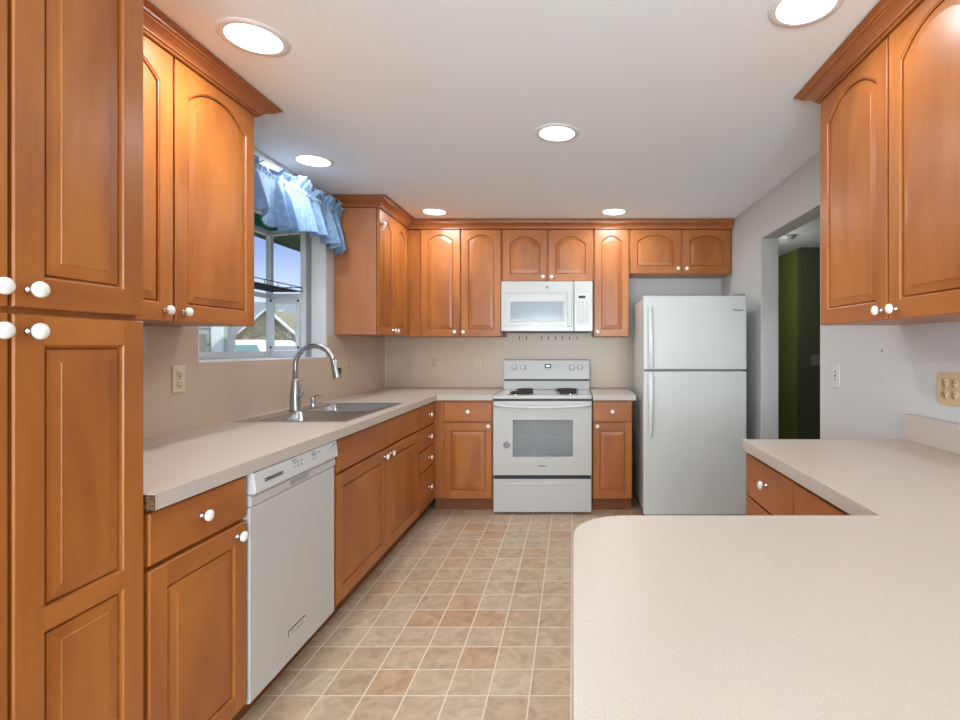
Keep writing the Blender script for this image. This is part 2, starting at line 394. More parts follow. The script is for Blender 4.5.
def knob_mesh():
    if 'k' not in _mesh:
        m = MB()
        m.lathe([(0,0),(0.009,0),(0.0085,0.003),(0.0055,0.006),(0.005,0.014),(0.008,0.017),(0,0.017)], (0,0,0), (0,-1,0), 16, 1)
        m.lathe([(0,0.0155),(0.010,0.016),(0.0155,0.0195),(0.0165,0.0235),(0.0150,0.0275),(0.0095,0.0305),(0,0.0315)], (0,0,0), (0,-1,0), 20, 0)
        bmesh.ops.recalc_face_normals(m.bm, faces=m.bm.faces[:])
        me = bpy.data.meshes.new('knob'); m.bm.to_mesh(me); m.bm.free(); me.materials.append(M['ceram']); me.materials.append(M['chrome']); _mesh['k'] = me
    return _mesh['k']
def knob(parent, x, z, y=0):
    o = bpy.data.objects.new('knob', knob_mesh()); COL.objects.link(o); o.parent = parent; o.location = (x, y, z)
    o['label'] = 'white ceramic knob on a metal stem'; return o
def door(par, x0, z0, x1, z1, arch=0, kn=None, rails=(), name='door', flat=False, st=0.057, rt=0.06):
    o = door_bm(x1-x0, z1-z0, arch, rails, st=st, flat=flat, rt=rt).build(name, ['wv', 'wh'], par)
    o.location = (x0, 0, z0)
    if kn: knob(o, kn[0]-x0, kn[1]-z0)
    return o
FP = 0.021                                        # face frame stands this far behind the door fronts
def base_body(par, x0, x1, depth, side='wside', top=0.868, toe=True):
    box(x0, FP, 0.108, x1, depth, top).build('carcass', ['wv'], par, 0.001)
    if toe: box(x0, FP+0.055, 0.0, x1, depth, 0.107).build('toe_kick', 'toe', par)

# --- left run (faces +X): local x runs along world +Y
DXL = -1.07; dL = DXL-XL-0.002
def left(y): return (DXL, y, 0)
R90 = PI/2
t = thing('pantry_cabinet', 'tall maple pantry cabinet at the left edge with two pairs of doors', 'cabinet', left(0.661), R90)
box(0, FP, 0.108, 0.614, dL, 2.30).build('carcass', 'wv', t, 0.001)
box(0, 0.075, 0, 0.614, dL, 0.107).build('toe_kick', 'toe', t)
for a, b_, kx in ((0.003, 0.3065, 0.279), (0.314, 0.612, 0.342)):
    door(t, a, 1.362, b_, 2.29, 0, (kx, 1.398))
    door(t, a, 0.115, b_, 1.349, 0, (kx, 1.316), rails=((0.594, 0.637),))
t = thing('base_cabinet', 'maple base cabinet with one drawer and one door between pantry and dishwasher', 'cabinet', left(1.276), R90)
base_body(t, 0.002, 0.402, dL)
door(t, 0.013, 0.729, 0.396, 0.862, kn=(0.193, 0.80), name='drawer', flat=True)
door(t, 0.013, 0.115, 0.396, 0.716, kn=(0.348, 0.682))
t = thing('sink_cabinet', 'wide maple sink base cabinet with two doors under the steel sink', 'cabinet', left(2.30), R90)
box(0.0, FP, 0.108, 1.258, dL, 0.66).build('carcass', 'wv', t, 0.001)
box(0.0, FP, 0.6605, 1.258, FP+0.02, 0.868).build('face_frame', 'wv', t)
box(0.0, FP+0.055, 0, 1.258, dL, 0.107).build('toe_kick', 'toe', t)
for a, b_, kx in ((0.014, 0.632, 0.588), (0.640, 1.250, 0.686)):
    door(t, a, 0.711, b_, 0.862, name='false_front', flat=True)
    door(t, a, 0.112, b_, 0.700, kn=(kx, 0.664))
t = thing('drawer_cabinet', 'narrow maple base cabinet with a stack of four drawers beside the corner', 'cabinet', left(3.56), R90)
base_body(t, 0.0, 0.4155, dL)
for z0, z1 in ((0.704, 0.862), (0.548, 0.695), (0.394, 0.539), (0.112, 0.385)):
    door(t, 0.004, z0, 0.366, z1, kn=(0.225, (z0+z1)/2), name='drawer', flat=True)

# --- back run (faces -Y)
YD = 3.955; dB = YB-YD-0.003
t = thing('base_cabinet', 'maple base cabinet with drawer and door in the corner left of the range', 'cabinet', (-1.045, YD, 0), 0)
base_body(t, -0.0445, 0.421, dB)
door(t, 0.047, 0.709, 0.415, 0.857, kn=(0.232, 0.785), name='drawer', flat=True)
door(t, 0.047, 0.108, 0.415, 0.698, kn=(0.391, 0.672), st=0.048)
t = thing('base_cabinet', 'narrow maple base cabinet with drawer and door between range and fridge', 'cabinet', (0.153, YD, 0), 0)
base_body(t, 0.0, 0.307, dB)
door(t, 0.005, 0.709, 0.304, 0.857, kn=(0.152, 0.785), name='drawer', flat=True)
door(t, 0.005, 0.108, 0.304, 0.698, kn=(0.036, 0.672), st=0.048)

# --- uppers
def upper_body(par, x0, x1, depth, z0, z1=2.289):
    box(x0, FP, z0, x1, depth, z1).build('carcass', ['wv'], par, 0.001)
ZU, ZT = 1.375, 2.288
dU = 0.322
ZN = 2.303
t = thing('wall_cabinet', 'maple upper cabinet with two arched doors on the left wall beside the pantry', 'cabinet', (-1.40, 1.283, ZU), R90)
upper_body(t, 0, 0.966, dU, 0.0, ZN-ZU)
door(t, 0.055, 0, 0.504, ZN-ZU, 0.070, (0.464, 0.036), rt=0.042); door(t, 0.514, 0, 0.960, ZN-ZU, 0.070, (0.548, 0.036), rt=0.042)
t = thing('wall_cabinet', 'maple upper cabinet with two narrow arched doors right of the window', 'cabinet', (-1.40, 3.68, ZU), R90)
box(0, FP, 0.0, 0.695, dU, ZT-ZU).build('carcass', ['wside'], t, 0.001)
d1 = door(t, 0.012, 0, 0.312, ZT-ZU, 0.06, (0.282, 0.036)); door(t, 0.320, 0, 0.645, ZT-ZU, 0.06, (0.352, 0.036))
knob(d1, 0.05, 0.815)
YU = 4.355
def bx(px): return (px-CX)/(F/YU)
t = thing('wall_cabinet', 'maple upper cabinet with two tall arched doors in the back corner', 'cabinet', (-1.376, YU, ZU))
upper_body(t, -0.0435, 0.765, dU, 0.0, ZT-ZU)
door(t, bx(420.6)+1.376, 0, bx(459.9)+1.376, ZT-ZU, 0.045, (bx(455)+1.376, 0.038), rt=0.042); door(t, bx(461.3)+1.376, 0, bx(500.8)+1.376, ZT-ZU, 0.045, (bx(463.6)+1.376, 0.038), rt=0.042)
t = thing('wall_cabinet', 'short maple upper cabinet with two arched doors above the microwave', 'cabinet', (-0.610, YU, 1.8486))
upper_body(t, 0.0, 0.786, dU, 0.0, ZT-1.8486)
h_ = ZT-1.8486
door(t, bx(502.8)+.61, 0, bx(546.8)+.61, h_, 0.065, (bx(543.0)+.61, 0.034), rt=0.055); door(t, bx(548.6)+.61, 0, bx(592.6)+.61, h_, 0.065, (bx(551.6)+.61, 0.034), rt=0.055)
t = thing('wall_cabinet', 'narrow maple upper cabinet with one arched door right of the microwave', 'cabinet', (0.177, YU, ZU))
upper_body(t, 0.0, 0.306, dU, 0.0, ZT-ZU)
door(t, bx(594.6)-.177, 0, bx(628.7)-.177, ZT-ZU, 0.05, (bx(597.5)-.177, 0.038), rt=0.05)
t = thing('wall_cabinet', 'short maple upper cabinet with two arched doors above the fridge', 'cabinet', (0.485, YU, 1.913))
upper_body(t, 0.0, 0.872, dU, 0.0, ZT-1.913)
h_ = ZT-1.913
door(t, bx(630.5)-.485, 0, bx(681)-.485, h_, 0.055, (bx(678)-.485, 0.04), rt=0.045); door(t, bx(683)-.485, 0, bx(731.2)-.485, h_, 0.055, (bx(686.5)-.485, 0.04), rt=0.045)
t = thing('wall_cabinet', 'large maple upper cabinet with two arched doors on the right wall', 'cabinet', (1.03, 2.127, ZU), -R90)
upper_body(t, 0, 0.914, XR-1.03-0.002, 0.0, ZN-ZU)
door(t, 0.002, 0, 0.452, ZN-ZU, 0.070, (0.424, 0.032), rt=0.042); door(t, 0.461, 0, 0.911, ZN-ZU, 0.070, (0.501, 0.032), rt=0.042)

# crown mouldings
def crown(path, label, up=0.0):
    prof = [(-0.03, 2.2905), (0.008, 2.2905), (0.011, 2.294), (0.011, 2.300), (0.018, 2.301), (0.020, 2.308), (0.027, 2.317), (0.040, 2.326), (0.052, 2.331), (0.052, 2.338), (0.060, 2.339), (0.062, 2.347), (0.068, 2.349), (0.071, 2.354), (0.077, 2.355), (0.077, 2.362), (-0.03, 2.362)]
    prof = [(o_, z+up*max(0, (2.362-z)/0.0715)) for o_, z in prof]
    m = MB(); n = len(path); nrm = []
    for a, c in zip(path, path[1:]):
        d = Vector((c[0]-a[0], c[1]-a[1])).normalized(); nrm.append(Vector((d.y, -d.x)))
    rings = []
    for i, p in enumerate(path):
        if i == 0: v = nrm[0]
        elif i == n-1: v = nrm[-1]
        else: v = nrm[i-1]+nrm[i]
        rings.append([m.bm.verts.new((p[0]+v.x*o_, p[1]+v.y*o_, z)) for o_, z in prof])
    for A, B in zip(rings, rings[1:]):
        for k in range(len(prof)):
            j = (k+1) % len(prof); m.bm.faces.new((A[k], A[j], B[j], B[k]))
    m.bm.faces.new(rings[0]); m.bm.faces.new(rings[-1])
    return tag(m.build('crown_moulding', 'wy'), label, 'moulding', 'crown mouldings above the upper cabinets')
crown([(XL+0.001, 3.68), (-1.40, 3.68), (-1.40, YU), (XR-0.001, YU)], 'maple crown moulding running over the back wall cabinets and the corner')
crown([(-1.40, 1.283), (-1.40, 2.252), (XL+0.001, 2.252)], 'maple crown moulding over the upper cabinet left of the window', 0.014)
crown([(XR-0.001, 2.127), (1.03, 2.127), (1.03, 1.213)][::1], 'maple crown moulding over the right wall cabinet', 0.014)

# --- right base run and peninsula
t = thing('base_cabinet', 'maple base cabinet with two drawers under the right wall countertop', 'cabinet', (0.692, 2.042, 0), -R90)
base_body(t, 0, 0.90, XR-0.692-0.003)
for a, b_ in ((0.003, 0.436), (0.444, 0.888)):
    door(t, a, 0.700, b_, 0.857, kn=((a+b_)/2, 0.79), name='drawer', flat=True)
    door(t, a, 0.112, b_, 0.690, kn=(0.40 if a < 0.1 else 0.48, 0.65))
t = thing('peninsula_cabinet', 'maple base cabinet carrying the rounded peninsula in the foreground', 'cabinet', (0.68, 1.09, 0), PI)
base_body(t, 0, 0.60, 0.60)
for a, b_ in ((0.004, 0.296), (0.304, 0.596)):
    door(t, a, 0.112, b_, 0.857, kn=(0.26 if a < .1 else .34, 0.80))

# ------------------------------------------------------------------ countertops
XC = -1.053; YC = 3.942; c0, c1 = 0.8725, 0.914
m = MB()
SX0, SX1, SY0, SY1 = -1.655, -1.14, 2.535, 3.34
def top_box(x0, y0, x1, y1): m.box(x0, y0, c0, x1, y1, c1)
top_box(XL+.001, 1.285, XC, SY0); top_box(XL+.001, SY0, SX0, SY1); top_box(SX1, SY0, XC, SY1); top_box(XL+.001, SY1, XC, YB-.001); top_box(XC, YC, -0.621, YB-.001)
t = thing('countertop', 'L-shaped speckled beige laminate countertop holding the sink', 'countertop', (0, 0, 0))
for f in m.bm.faces:
    f.normal_update()
    f.material_index = 0 if abs(f.normal.z) > 0.5 else 1
m.build('slab', ['lam', 'lamedge'], t)
tag(box(-1.30, 1.2815, c0, XC+0.0005, 1.2848, c1-0.002).build('raw_end', 'chip', t), 'bare particle board end next to the pantry')
m = MB(); m.box(0.153, YC, c0, 0.488, YB-.001, c1)
m.bm.normal_update()
for f in m.bm.faces: f.material_index = 0 if abs(f.normal.z) > 0.5 else 1
tag(m.build('countertop', ['lam', 'lamedge'], None, 0.002), 'short speckled beige countertop between range and fridge', 'countertop')
poly = [(0.0, 0.36), (1.358, 0.36), (1.358, 2.052), (0.68, 2.052), (0.68, 1.125)]
r_ = 0.115
poly += [(0.0+r_+r_*math.cos(a), 1.125-r_+r_*math.sin(a)) for a in [PI/2+i*PI/2/12 for i in range(13)]]
m = MB(); m.prism(poly, c0, c1); m.bm.normal_update()
for f in m.bm.faces: f.material_index = 0 if abs(f.normal.z) > 0.5 else 1
tag(m.build('peninsula_countertop', ['lam', 'lamedge'], None, 0.002), 'large speckled beige peninsula countertop with rounded corner in the foreground', 'countertop')
m = MB(); m.box(1.328, 0.36, c1+.0005, 1.359, 2.05, 1.017)
tag(m.build('low_backsplash', 'lamedge', None, 0.001), 'low laminate upstand along the right wall on the countertop', 'backsplash')

# ------------------------------------------------------------------ sink, faucet, soap pump
t = thing('kitchen_sink', 'stainless steel double bowl drop-in sink in the left countertop', 'sink', (-1.3975, 2.9375, c1))
x0, x1, y0, y1 = -0.2775, 0.2775, -0.4225, 0.4225
bowls = [(-0.175, -0.388, 0.235, -0.018), (-0.175, 0.018, 0.235, 0.388)]
m = MB()
def ring(x0, y0, x1, y1, z, r, n=5):
    out = []
    for cx_, cy_, a0 in ((x1-r, y1-r, 0), (x0+r, y1-r, PI/2), (x0+r, y0+r, PI), (x1-r, y0+r, 1.5*PI)):
        for i in range(n): a = a0+PI/2*i/(n-1); out.append((cx_+r*math.cos(a), cy_+r*math.sin(a), z))
    return out
zt = 0.003
xs = [x0, -0.175, 0.235, x1]; ys = [y0, -0.388, -0.018, 0.018, 0.388, y1]
for i in range(3):
    for j in range(5):
        if i == 1 and j in (1, 3): continue
        m.box(xs[i], ys[j], 0.0006, xs[i+1], ys[j+1], zt)
m.build('rim', 'steel', t)
for (a, b_, c_, d_) in bowls:
    m = MB(); prev = None
    for z, ins, r in ((zt, 0, 0.012), (zt-0.006, 0.003, 0.03), (-0.15, 0.010, 0.05), (-0.172, 0.022, 0.06), (-0.18, 0.05, 0.06)):
        cur = [m.bm.verts.new(p) for p in ring(a+ins, b_+ins, c_-ins, d_-ins, z, r)]
        if prev:
            for k in range(len(cur)):
                f = m.bm.faces.new((prev[k], prev[(k+1) % len(cur)], cur[(k+1) % len(cur)], cur[k])); f.smooth = True
        prev = cur
    m.bm.faces.new(prev)
    o = m.build('bowl', 'steel', t)
    MB().lathe([(0.0, -0.1785), (0.035, -0.1785), (0.042, -0.176), (0.046, -0.179)], ((a+c_)/2, (b_+d_)/2, 0), n=18).build('drain', 'chrome', o)
Xf, Yf = -1.610, 2.957; zf = c1+0.0035
t = thing('faucet', 'brushed nickel gooseneck kitchen faucet with pull-down spray head behind the sink', 'faucet', (Xf, Yf, zf))
MB().lathe([(0, 0), (0.033, 0), (0.033, 0.006), (0.031, 0.012), (0.0300, 0.06), (0.026, 0.12), (0.020, 0.175), (0.0165, 0.185), (0, 0.185)], n=24).build('faucet_body', 'nickel', t)
pts = [(0, 0, 0.18), (0, 0, 0.24)]; R_ = 0.112; hz = 0.262
for i in range(17):
    a = PI-PI*0.93*i/16; pts.append((R_+R_*math.cos(a), 0, hz+R_*math.sin(a)))
MB().tube(pts, 0.0150, 14).build('spout', 'nickel', t)
ex = pts[-1]; dx, dz = 0.012, -1
hd = Vector((0.24, 0, -1)).normalized()
sh = MB().lathe([(0, -0.005), (0.016, -0.004), (0.0185, 0.01), (0.020, 0.05), (0.026, 0.095), (0.026, 0.102), (0.022, 0.104), (0, 0.104)], ex, hd, 20).build('spray_head', 'nickel', t)
MB().box(ex[0]+0.028, -0.009, ex[2]-0.080, ex[0]+0.043, 0.009, ex[2]-0.040).build('spray_button', 'black', sh, 0.002)
hb = MB(); hb.lathe([(0, 0), (0.014, 0), (0.014, 0.016), (0.012, 0.02), (0, 0.02)], (0.022, -0.004, 0.085), (1, -0.2, 0), 16)
hb.tube([(0.036, -0.006, 0.085), (0.046, -0.008, 0.105), (0.050, -0.009, 0.155)], [0.009, 0.0085, 0.007], 10)
hb.build('lever_handle', 'nickel', t)
t = thing('soap_dispenser', 'small brushed nickel soap pump on the sink rim beside the faucet', 'soap dispenser', (-1.61, 3.16, zf))
MB().lathe([(0, 0), (0.020, 0), (0.019, 0.005), (0.012, 0.012), (0.011, 0.03), (0.0155, 0.036), (0.016, 0.052), (0.009, 0.058), (0, 0.058)], n=18).build('pump_body', 'nickel', t)
MB().tube([(0, 0, 0.05), (0.010, 0, 0.064), (0.035, 0, 0.070), (0.058, 0, 0.062), (0.066, 0, 0.050)], 0.0055, 8).build('nozzle', 'nickel', t)

# ------------------------------------------------------------------ dishwasher
t = thing('dishwasher', 'white built-in dishwasher with a slanted control panel', 'dishwasher', (-1.068, 1.684, 0), R90)
box(0.0, 0.03, 0.10, 0.602, 0.60, 0.868).build('tub', 'greyp', t)
box(0.0, 0.08, 0.0, 0.602, 0.5, 0.099).build('toe_panel', 'toe', t)
d_ = box(0.002, 0.0, 0.102, 0.600, 0.0295, 0.753).build('door', 'white', t, 0.004)
d2 = MB(); d2.prism([(0.012, 0.756), (-0.004, 0.756), (-0.004, 0.783), (0.006, 0.794), (0.0295, 0.794), (0.0295, 0.756)], 0.002, 0.600, axis=0)
d2.build('lip', 'white', t, 0.002)
cp = MB(); cp.prism([(-0.012, 0.7945), (-0.018, 0.800), (-0.010, 0.866), (-0.004, 0.869), (0.0295, 0.869), (0.0295, 0.7945)], 0.004, 0.598, axis=0)
cp = cp.build('control_panel', 'wplas', t, 0.003)
pm = MB(); pm.box(0.235, -0.0065, 0.7645, 0.365, -0.0042, 0.782); pm.build('finger_pull', 'greyp', t, 0.004)
v = MB()
for i in range(8):
    v.box(0.060+i*0.0135, -0.0185, 0.826, 0.070+i*0.0135, -0.0135, 0.8285); v.box(0.060+i*0.0135, -0.0185, 0.833, 0.070+i*0.0135, -0.0130, 0.8355)
v.build('vent', 'black', cp)
for (x, z) in ((.24,.83),(.24,.845),(.265,.83),(.265,.845),(.29,.83),(.29,.845),(.375,.83),(.375,.845),(.393,.83),(.393,.845),(.43,.85),(.52,.835),(.535,.845),(.552,.85)):
    box(x, -0.0185, z, x+0.007, -0.0125, z+0.004).build('button', 'greyp', cp)
for (x, wd) in ((.235, .03), (.372, .03), (.555, .03)): box(x, -0.0165, .856, x+wd, -0.0115, .8585).build('button_caption', 'greyp', cp)
bd = MB(); bd.box(0.232, -0.003, 0.196, 0.345, -0.0004, 0.214)
bd = bd.build('badge', 'wplas', d_, 0.001)
text('badge_lettering', 'KitchenAid', 0.012, (0.2885, -0.0034, 0.2045), FRONT, 'greyp', d_, 0.09)
v = MB(); v.box(0.230, -0.0022, 0.2145, 0.347, -0.0004, 0.2175); v.box(0.230, -0.0022, 0.196, 0.2315, -0.0004, 0.2145); v.box(0.3455, -0.0022, 0.205, 0.347, -0.0004, 0.2145); v.build('badge_rim', 'text', d_)

# ------------------------------------------------------------------ range
RX = -0.235; RY = 3.92
t = thing('electric_range', 'white freestanding electric range with coil burners and oven window', 'range', (RX, RY, 0))
box(-0.379, 0.035, 0.03, 0.379, 0.69, 0.884).build('body', 'white', t)
box(-0.372, 0.06, 0.0, 0.372, 0.6, 0.0295).build('plinth', 'black', t)
ck = MB(); ck.box(-0.381, 0.0, 0.885, 0.381, 0.70, 0.912); ck = ck.build('cooktop', 'white', t, 0.006, 3)
dr = MB(); dr.box(-0.377, 0.0, 0.014, 0.377, 0.034, 0.270)
dr = dr.build('storage_drawer', 'white', t, 0.004)
box(-0.29, -0.006, 0.226, 0.29, 0.001, 0.238).build('drawer_grip', 'wplas', dr, 0.005)
dd = MB(); dw = (-0.228, 0.442, 0.236, 0.726)
dd.box(-0.378, 0, 0.300, 0.378, 0.034, dw[1]); dd.box(-0.378, 0, dw[3], 0.378, 0.034, 0.868); dd.box(-0.378, 0, dw[1], dw[0], 0.034, dw[3]); dd.box(dw[2], 0, dw[1], 0.378, 0.034, dw[3])
od = dd.build('oven_door', 'white', t)
box(-0.372, 0.004, 0.2705, 0.372, 0.034, 0.2995).build('lower_gap', 'black', t); box(-0.376, 0.004, 0.8685, 0.376, 0.034, 0.8845).build('upper_gap', 'black', t)
MB().box(-0.228, 0.0345, 0.442, 0.236, 0.0348, 0.726).build('oven_cavity', 'cavity', od)
rk = MB()
for z in (0.475, 0.505, 0.60): rk.tube([(-0.222, 0.020, z), (0.230, 0.020, z)], 0.0032, 6)
for i in range(9): rk.tube([(-0.2+i*0.051, 0.024, 0.505), (-0.2+i*0.051, 0.030, 0.475)], 0.0018, 5)
rk.build('oven_rack', 'chrome', od)
MB().box(-0.2275, 0.004, 0.4425, 0.2355, 0.008, 0.7255).build('oven_window', 'ovpane', od)
wf = MB()
for a in ((-0.236, 0.434, 0.244, 0.4415), (-0.236, 0.7265, 0.244, 0.734), (-0.236, 0.4415, -0.2285, 0.7265), (0.2365, 0.4415, 0.244, 0.7265)):
    wf.box(a[0], -0.0045, a[1], a[2], -0.0001, a[3])
wf.build('window_rim', 'wplas', od, 0.001)
hh = MB(); N = 14; prev = None
for i in range(N+1):
    u = -1+2*i/N; x = u*0.372; yo = -0.012-0.036*(1-u**4); zc = 0.838-0.016*(1-u*u)
    cur = [hh.bm.verts.new(p) for p in ((x, yo, zc-0.010), (x, yo-0.004, zc+0.002), (x, yo+0.002, zc+0.012), (x, yo+0.012, zc+0.013), (x, yo+0.012, zc-0.010))]
    if prev:
        for k in range(5):
            f = hh.bm.faces.new((prev[k], prev[(k+1) % 5], cur[(k+1) % 5], cur[k])); f.smooth = True
    else: first = cur
    prev = cur
hh.bm.faces.new(first); hh.bm.faces.new(prev)
hh.box(-0.372, -0.012, 0.828, -0.352, 0.0, 0.851); hh.box(0.352, -0.012, 0.828, 0.372, 0.0, 0.851)
hh.build('oven_handle', 'wplas', od)
MB().lathe([(0, 0), (0.027, 0), (0.027, 0.001), (0, 0.0012)], (-0.275, -0.0002, 0.531), (0, -1, 0), 24).build('round_sticker', 'greyp', od)
v = MB()
for i in range(5): v.box(-0.292, -0.002, 0.515+i*0.008, -0.258, -0.0013, 0.518+i*0.008)
v.build('sticker_print', 'lgrey', od)
text('logo', 'Whirlpool', 0.02, (0.0, -0.0006, 0.370), FRONT, 'text', od, 0.07)
bgd = MB(); bgd.prism([(0.575, 0.9125), (0.59, 0.985), (0.70, 0.985), (0.70, 0.9125)], -0.379, 0.379, axis=0)
bgd.build('riser', 'white', t, 0.003)
box(-0.375, 0.605, 0.9855, 0.375, 0.70, 0.999).build('vent_gap', 'black', t)
bg_ = MB(); bg_.prism([(0.575, 0.9995), (0.568, 1.006), (0.592, 1.165), (0.604, 1.174), (0.70, 1.174), (0.70, 0.9995)], -0.381, 0.381, axis=0)
bg_ = bg_.build('backguard', 'white', t, 0.004)
def byz(z): return 0.568+(z-1.006)*0.024/0.159
for kx in (-0.284, -0.204, 0.222, 0.298):
    z = 1.105; k = MB().lathe([(0, 0), (0.026, 0), (0.026, 0.004), (0.0215, 0.006), (0.020, 0.022), (0.017, 0.025), (0, 0.025)], (kx, byz(z), z), (0, -1, 0.15), 22)
    k.box(kx-0.005, byz(z)-0.036, z-0.020, kx+0.005, byz(z)-0.02, z+0.022)
    k.build('burner_knob', 'wplas', bg_)
MB().box(-0.015, byz(1.12)-0.004, 1.098, 0.041, byz(1.12)+0.002, 1.134).build('clock_display', 'black', bg_)
MB().box(-0.003, byz(1.12)-0.006, 1.110, 0.029, byz(1.12)-0.004, 1.124).build('clock_digits', 'lcd', bg_)
for (x, z) in ((-.07,1.12),(-.07,1.10),(-.095,1.11),(.07,1.12),(.07,1.10),(.095,1.12),(.095,1.10),(.12,1.11),(.12,1.085),(-.05,1.085),(.0,1.082),(.03,1.082)):
    box(x, byz(z)-0.002, z, x+0.009, byz(z)+0.001, z+0.005).build('touch_key', 'lgrey', bg_)
for (x, y, r) in ((-0.18, 0.165, 0.10), (0.19, 0.165, 0.078), (-0.18, 0.43, 0.078), (0.175, 0.43, 0.10)):
    pn = MB().lathe([(0, 0.0005), (r*0.6, 0.0008), (r, 0.004), (r+0.010, 0.0045), (r+0.013, 0.0015)], (x, y, 0.912), n=32).build('drip_pan', 'chrome', t)
    sp_ = []; turns = 3.6 if r > 0.09 else 2.8
    for i in range(int(turns*28)+1):
        a = 2*PI*i/28; rr = r*0.92*(1-i/(turns*28)*0.78); sp_.append((x+rr*math.cos(a), y+rr*math.sin(a), 0.9235))
    cm = MB().tube(sp_, 0.0055, 6)
    for k in range(3):
        a = 2*PI*k/3+0.4; cm.box(x-0.002, y-0.002, 0.913, x+0.002, y+0.002, 0.918); cm.tube([(x+0.015*math.cos(a), y+0.015*math.sin(a), 0.9165), (x+r*0.95*math.cos(a), y+r*0.95*math.sin(a), 0.9165)], 0.002, 5)
    cm.build('coil', 'coil', pn)

# ------------------------------------------------------------------ microwave
MX = -0.603; MY = 4.285; MW = 0.769; mz0, mz1 = 1.418, 1.838
t = thing('microwave', 'white over-the-range microwave mounted under the short upper cabinet', 'microwave', (MX, MY, 0))
box(0.0, 0.032, mz0+0.004, MW, 0.388, mz1).build('body', 'wplas', t, 0.003)
vg = MB(); vg.box(0.03, 0.02, mz0-0.008, MW-0.03, 0.37, mz0+0.0035); vg.build('underside_vent', 'black', t)
dm = MB(); dm.box(0.0, 0.0, mz0, 0.607, 0.031, mz1); md = dm.build('door', 'white', t, 0.005)
fr = MB()
for a in ((0.022, 1.738, 0.556, 1.742), (0.022, 1.462, 0.556, 1.465), (0.022, 1.465, 0.0245, 1.738)): fr.box(a[0], -0.0012, a[1], a[2], 0, a[3])
fr.build('door_groove', 'lgrey', md)
fr = MB(); wx0, wx1, wz0, wz1 = 0.078, 0.518, 1.512, 1.664
for a in ((wx0-.012, wz0-.012, wx1+.012, wz0), (wx0-.012, wz1, wx1+.012, wz1+.012), (wx0-.012, wz0, wx0, wz1), (wx1, wz0, wx1+.012, wz1)): fr.box(a[0], -0.006, a[1], a[2], -0.0001, a[3])
fr.build('window_rim', 'wplas', md, 0.002)
box(wx0, -0.003, wz0, wx1, -0.0002, wz1).build('window', 'mwglass', md)
hm = MB(); hm.prism([(0.556, 1.455), (0.592, 1.455), (0.592, 1.755), (0.556, 1.755)], -0.045, -0.028, axis=1)
hm.box(0.562, -0.0282, 1.463, 0.586, 0.0, 1.480); hm.box(0.562, -0.0282, 1.730, 0.586, 0.0, 1.747)
hm.build('handle', 'wplas', md, 0.007, 3)
cpn = box(0.612, 0.0, mz0, MW, 0.031, mz1).build('control_panel', 'white', t, 0.005)
box(0.633, -0.0008, 1.47, 0.742, 0.0, 1.742).build('keypad_field', 'wplas', cpn)
box(0.650, -0.002, 1.694, 0.707, -0.0009, 1.716).build('display', 'black', cpn)
for r0 in range(8):
    for c in range(3):
        box(0.648+c*0.032, -0.0016, 1.656-r0*0.0225, 0.661+c*0.032, -0.0009, 1.662-r0*0.0225).build('key', 'lgrey', cpn)
MB().lathe([(0, 0), (0.0095, 0), (0.0095, 0.0015), (0.008, 0.002), (0, 0.002)], (0.386, -0.0001, 1.786), (0, -1, 0), 20).build('round_badge', 'badge', md)
text('badge_lettering', 'GE', 0.008, (0.386, -0.0026, 1.786), FRONT, 'ceram', md)
# hooks under the microwave
first = None
for px in (519.3, 526.5, 541.5, 548.5, 555.5, 562.5, 569.5, 577):
    s = F/(YB-0.012); x = (px-CX)/s
    if first is None:
        m = MB(); m.tube([(0, 0.006, 0.012), (0, -0.004, 0.010), (0, -0.006, -0.004), (0, -0.012, -0.010), (0, -0.017, -0.002)], 0.0022, 6); m.box(-0.004, 0.004, -0.008, 0.004, 0.0058, 0.018)
        first = o = m.build('wall_hook', 'hole')
    else: o = first.copy(); COL.objects.link(o)
    o.location = (x, YB-0.012, 1.364)
    tag(o, 'tiny dark hook in the row on the backsplash under the microwave', 'hook', 'small hooks under the microwave')

# ------------------------------------------------------------------ refrigerator
FX0, FX1, FY = 0.512, 1.262, 3.70
t = thing('refrigerator', 'white top-freezer refrigerator between the range cabinets and the doorway', 'refrigerator', (FX0, FY, 0))
W_ = FX1-FX0
box(0.022, 0.076, 0.03, W_-0.012, 0.82, 1.648).build('cabinet_body', 'fwhite', t, 0.006)
box(0.03, 0.09, 0.0, W_-0.03, 0.7, 0.0295).build('plinth', 'black', t)
box(0.015, 0.06, 0.03, W_-0.015, 0.0755, 1.64).build('door_gasket', 'greyp', t)
fz = box(0, 0, 1.121, W_, 0.0595, 1.657).build('freezer_door', 'fwhite', t, 0.010, 3)
fd = box(0, 0, 0.065, W_, 0.0595, 1.108).build('fridge_door', 'fwhite', t, 0.010, 3)
box(0.02, 0.012, 0.0305, W_-0.02, 0.0595, 0.062).build('kick_grille', 'wplas', t)
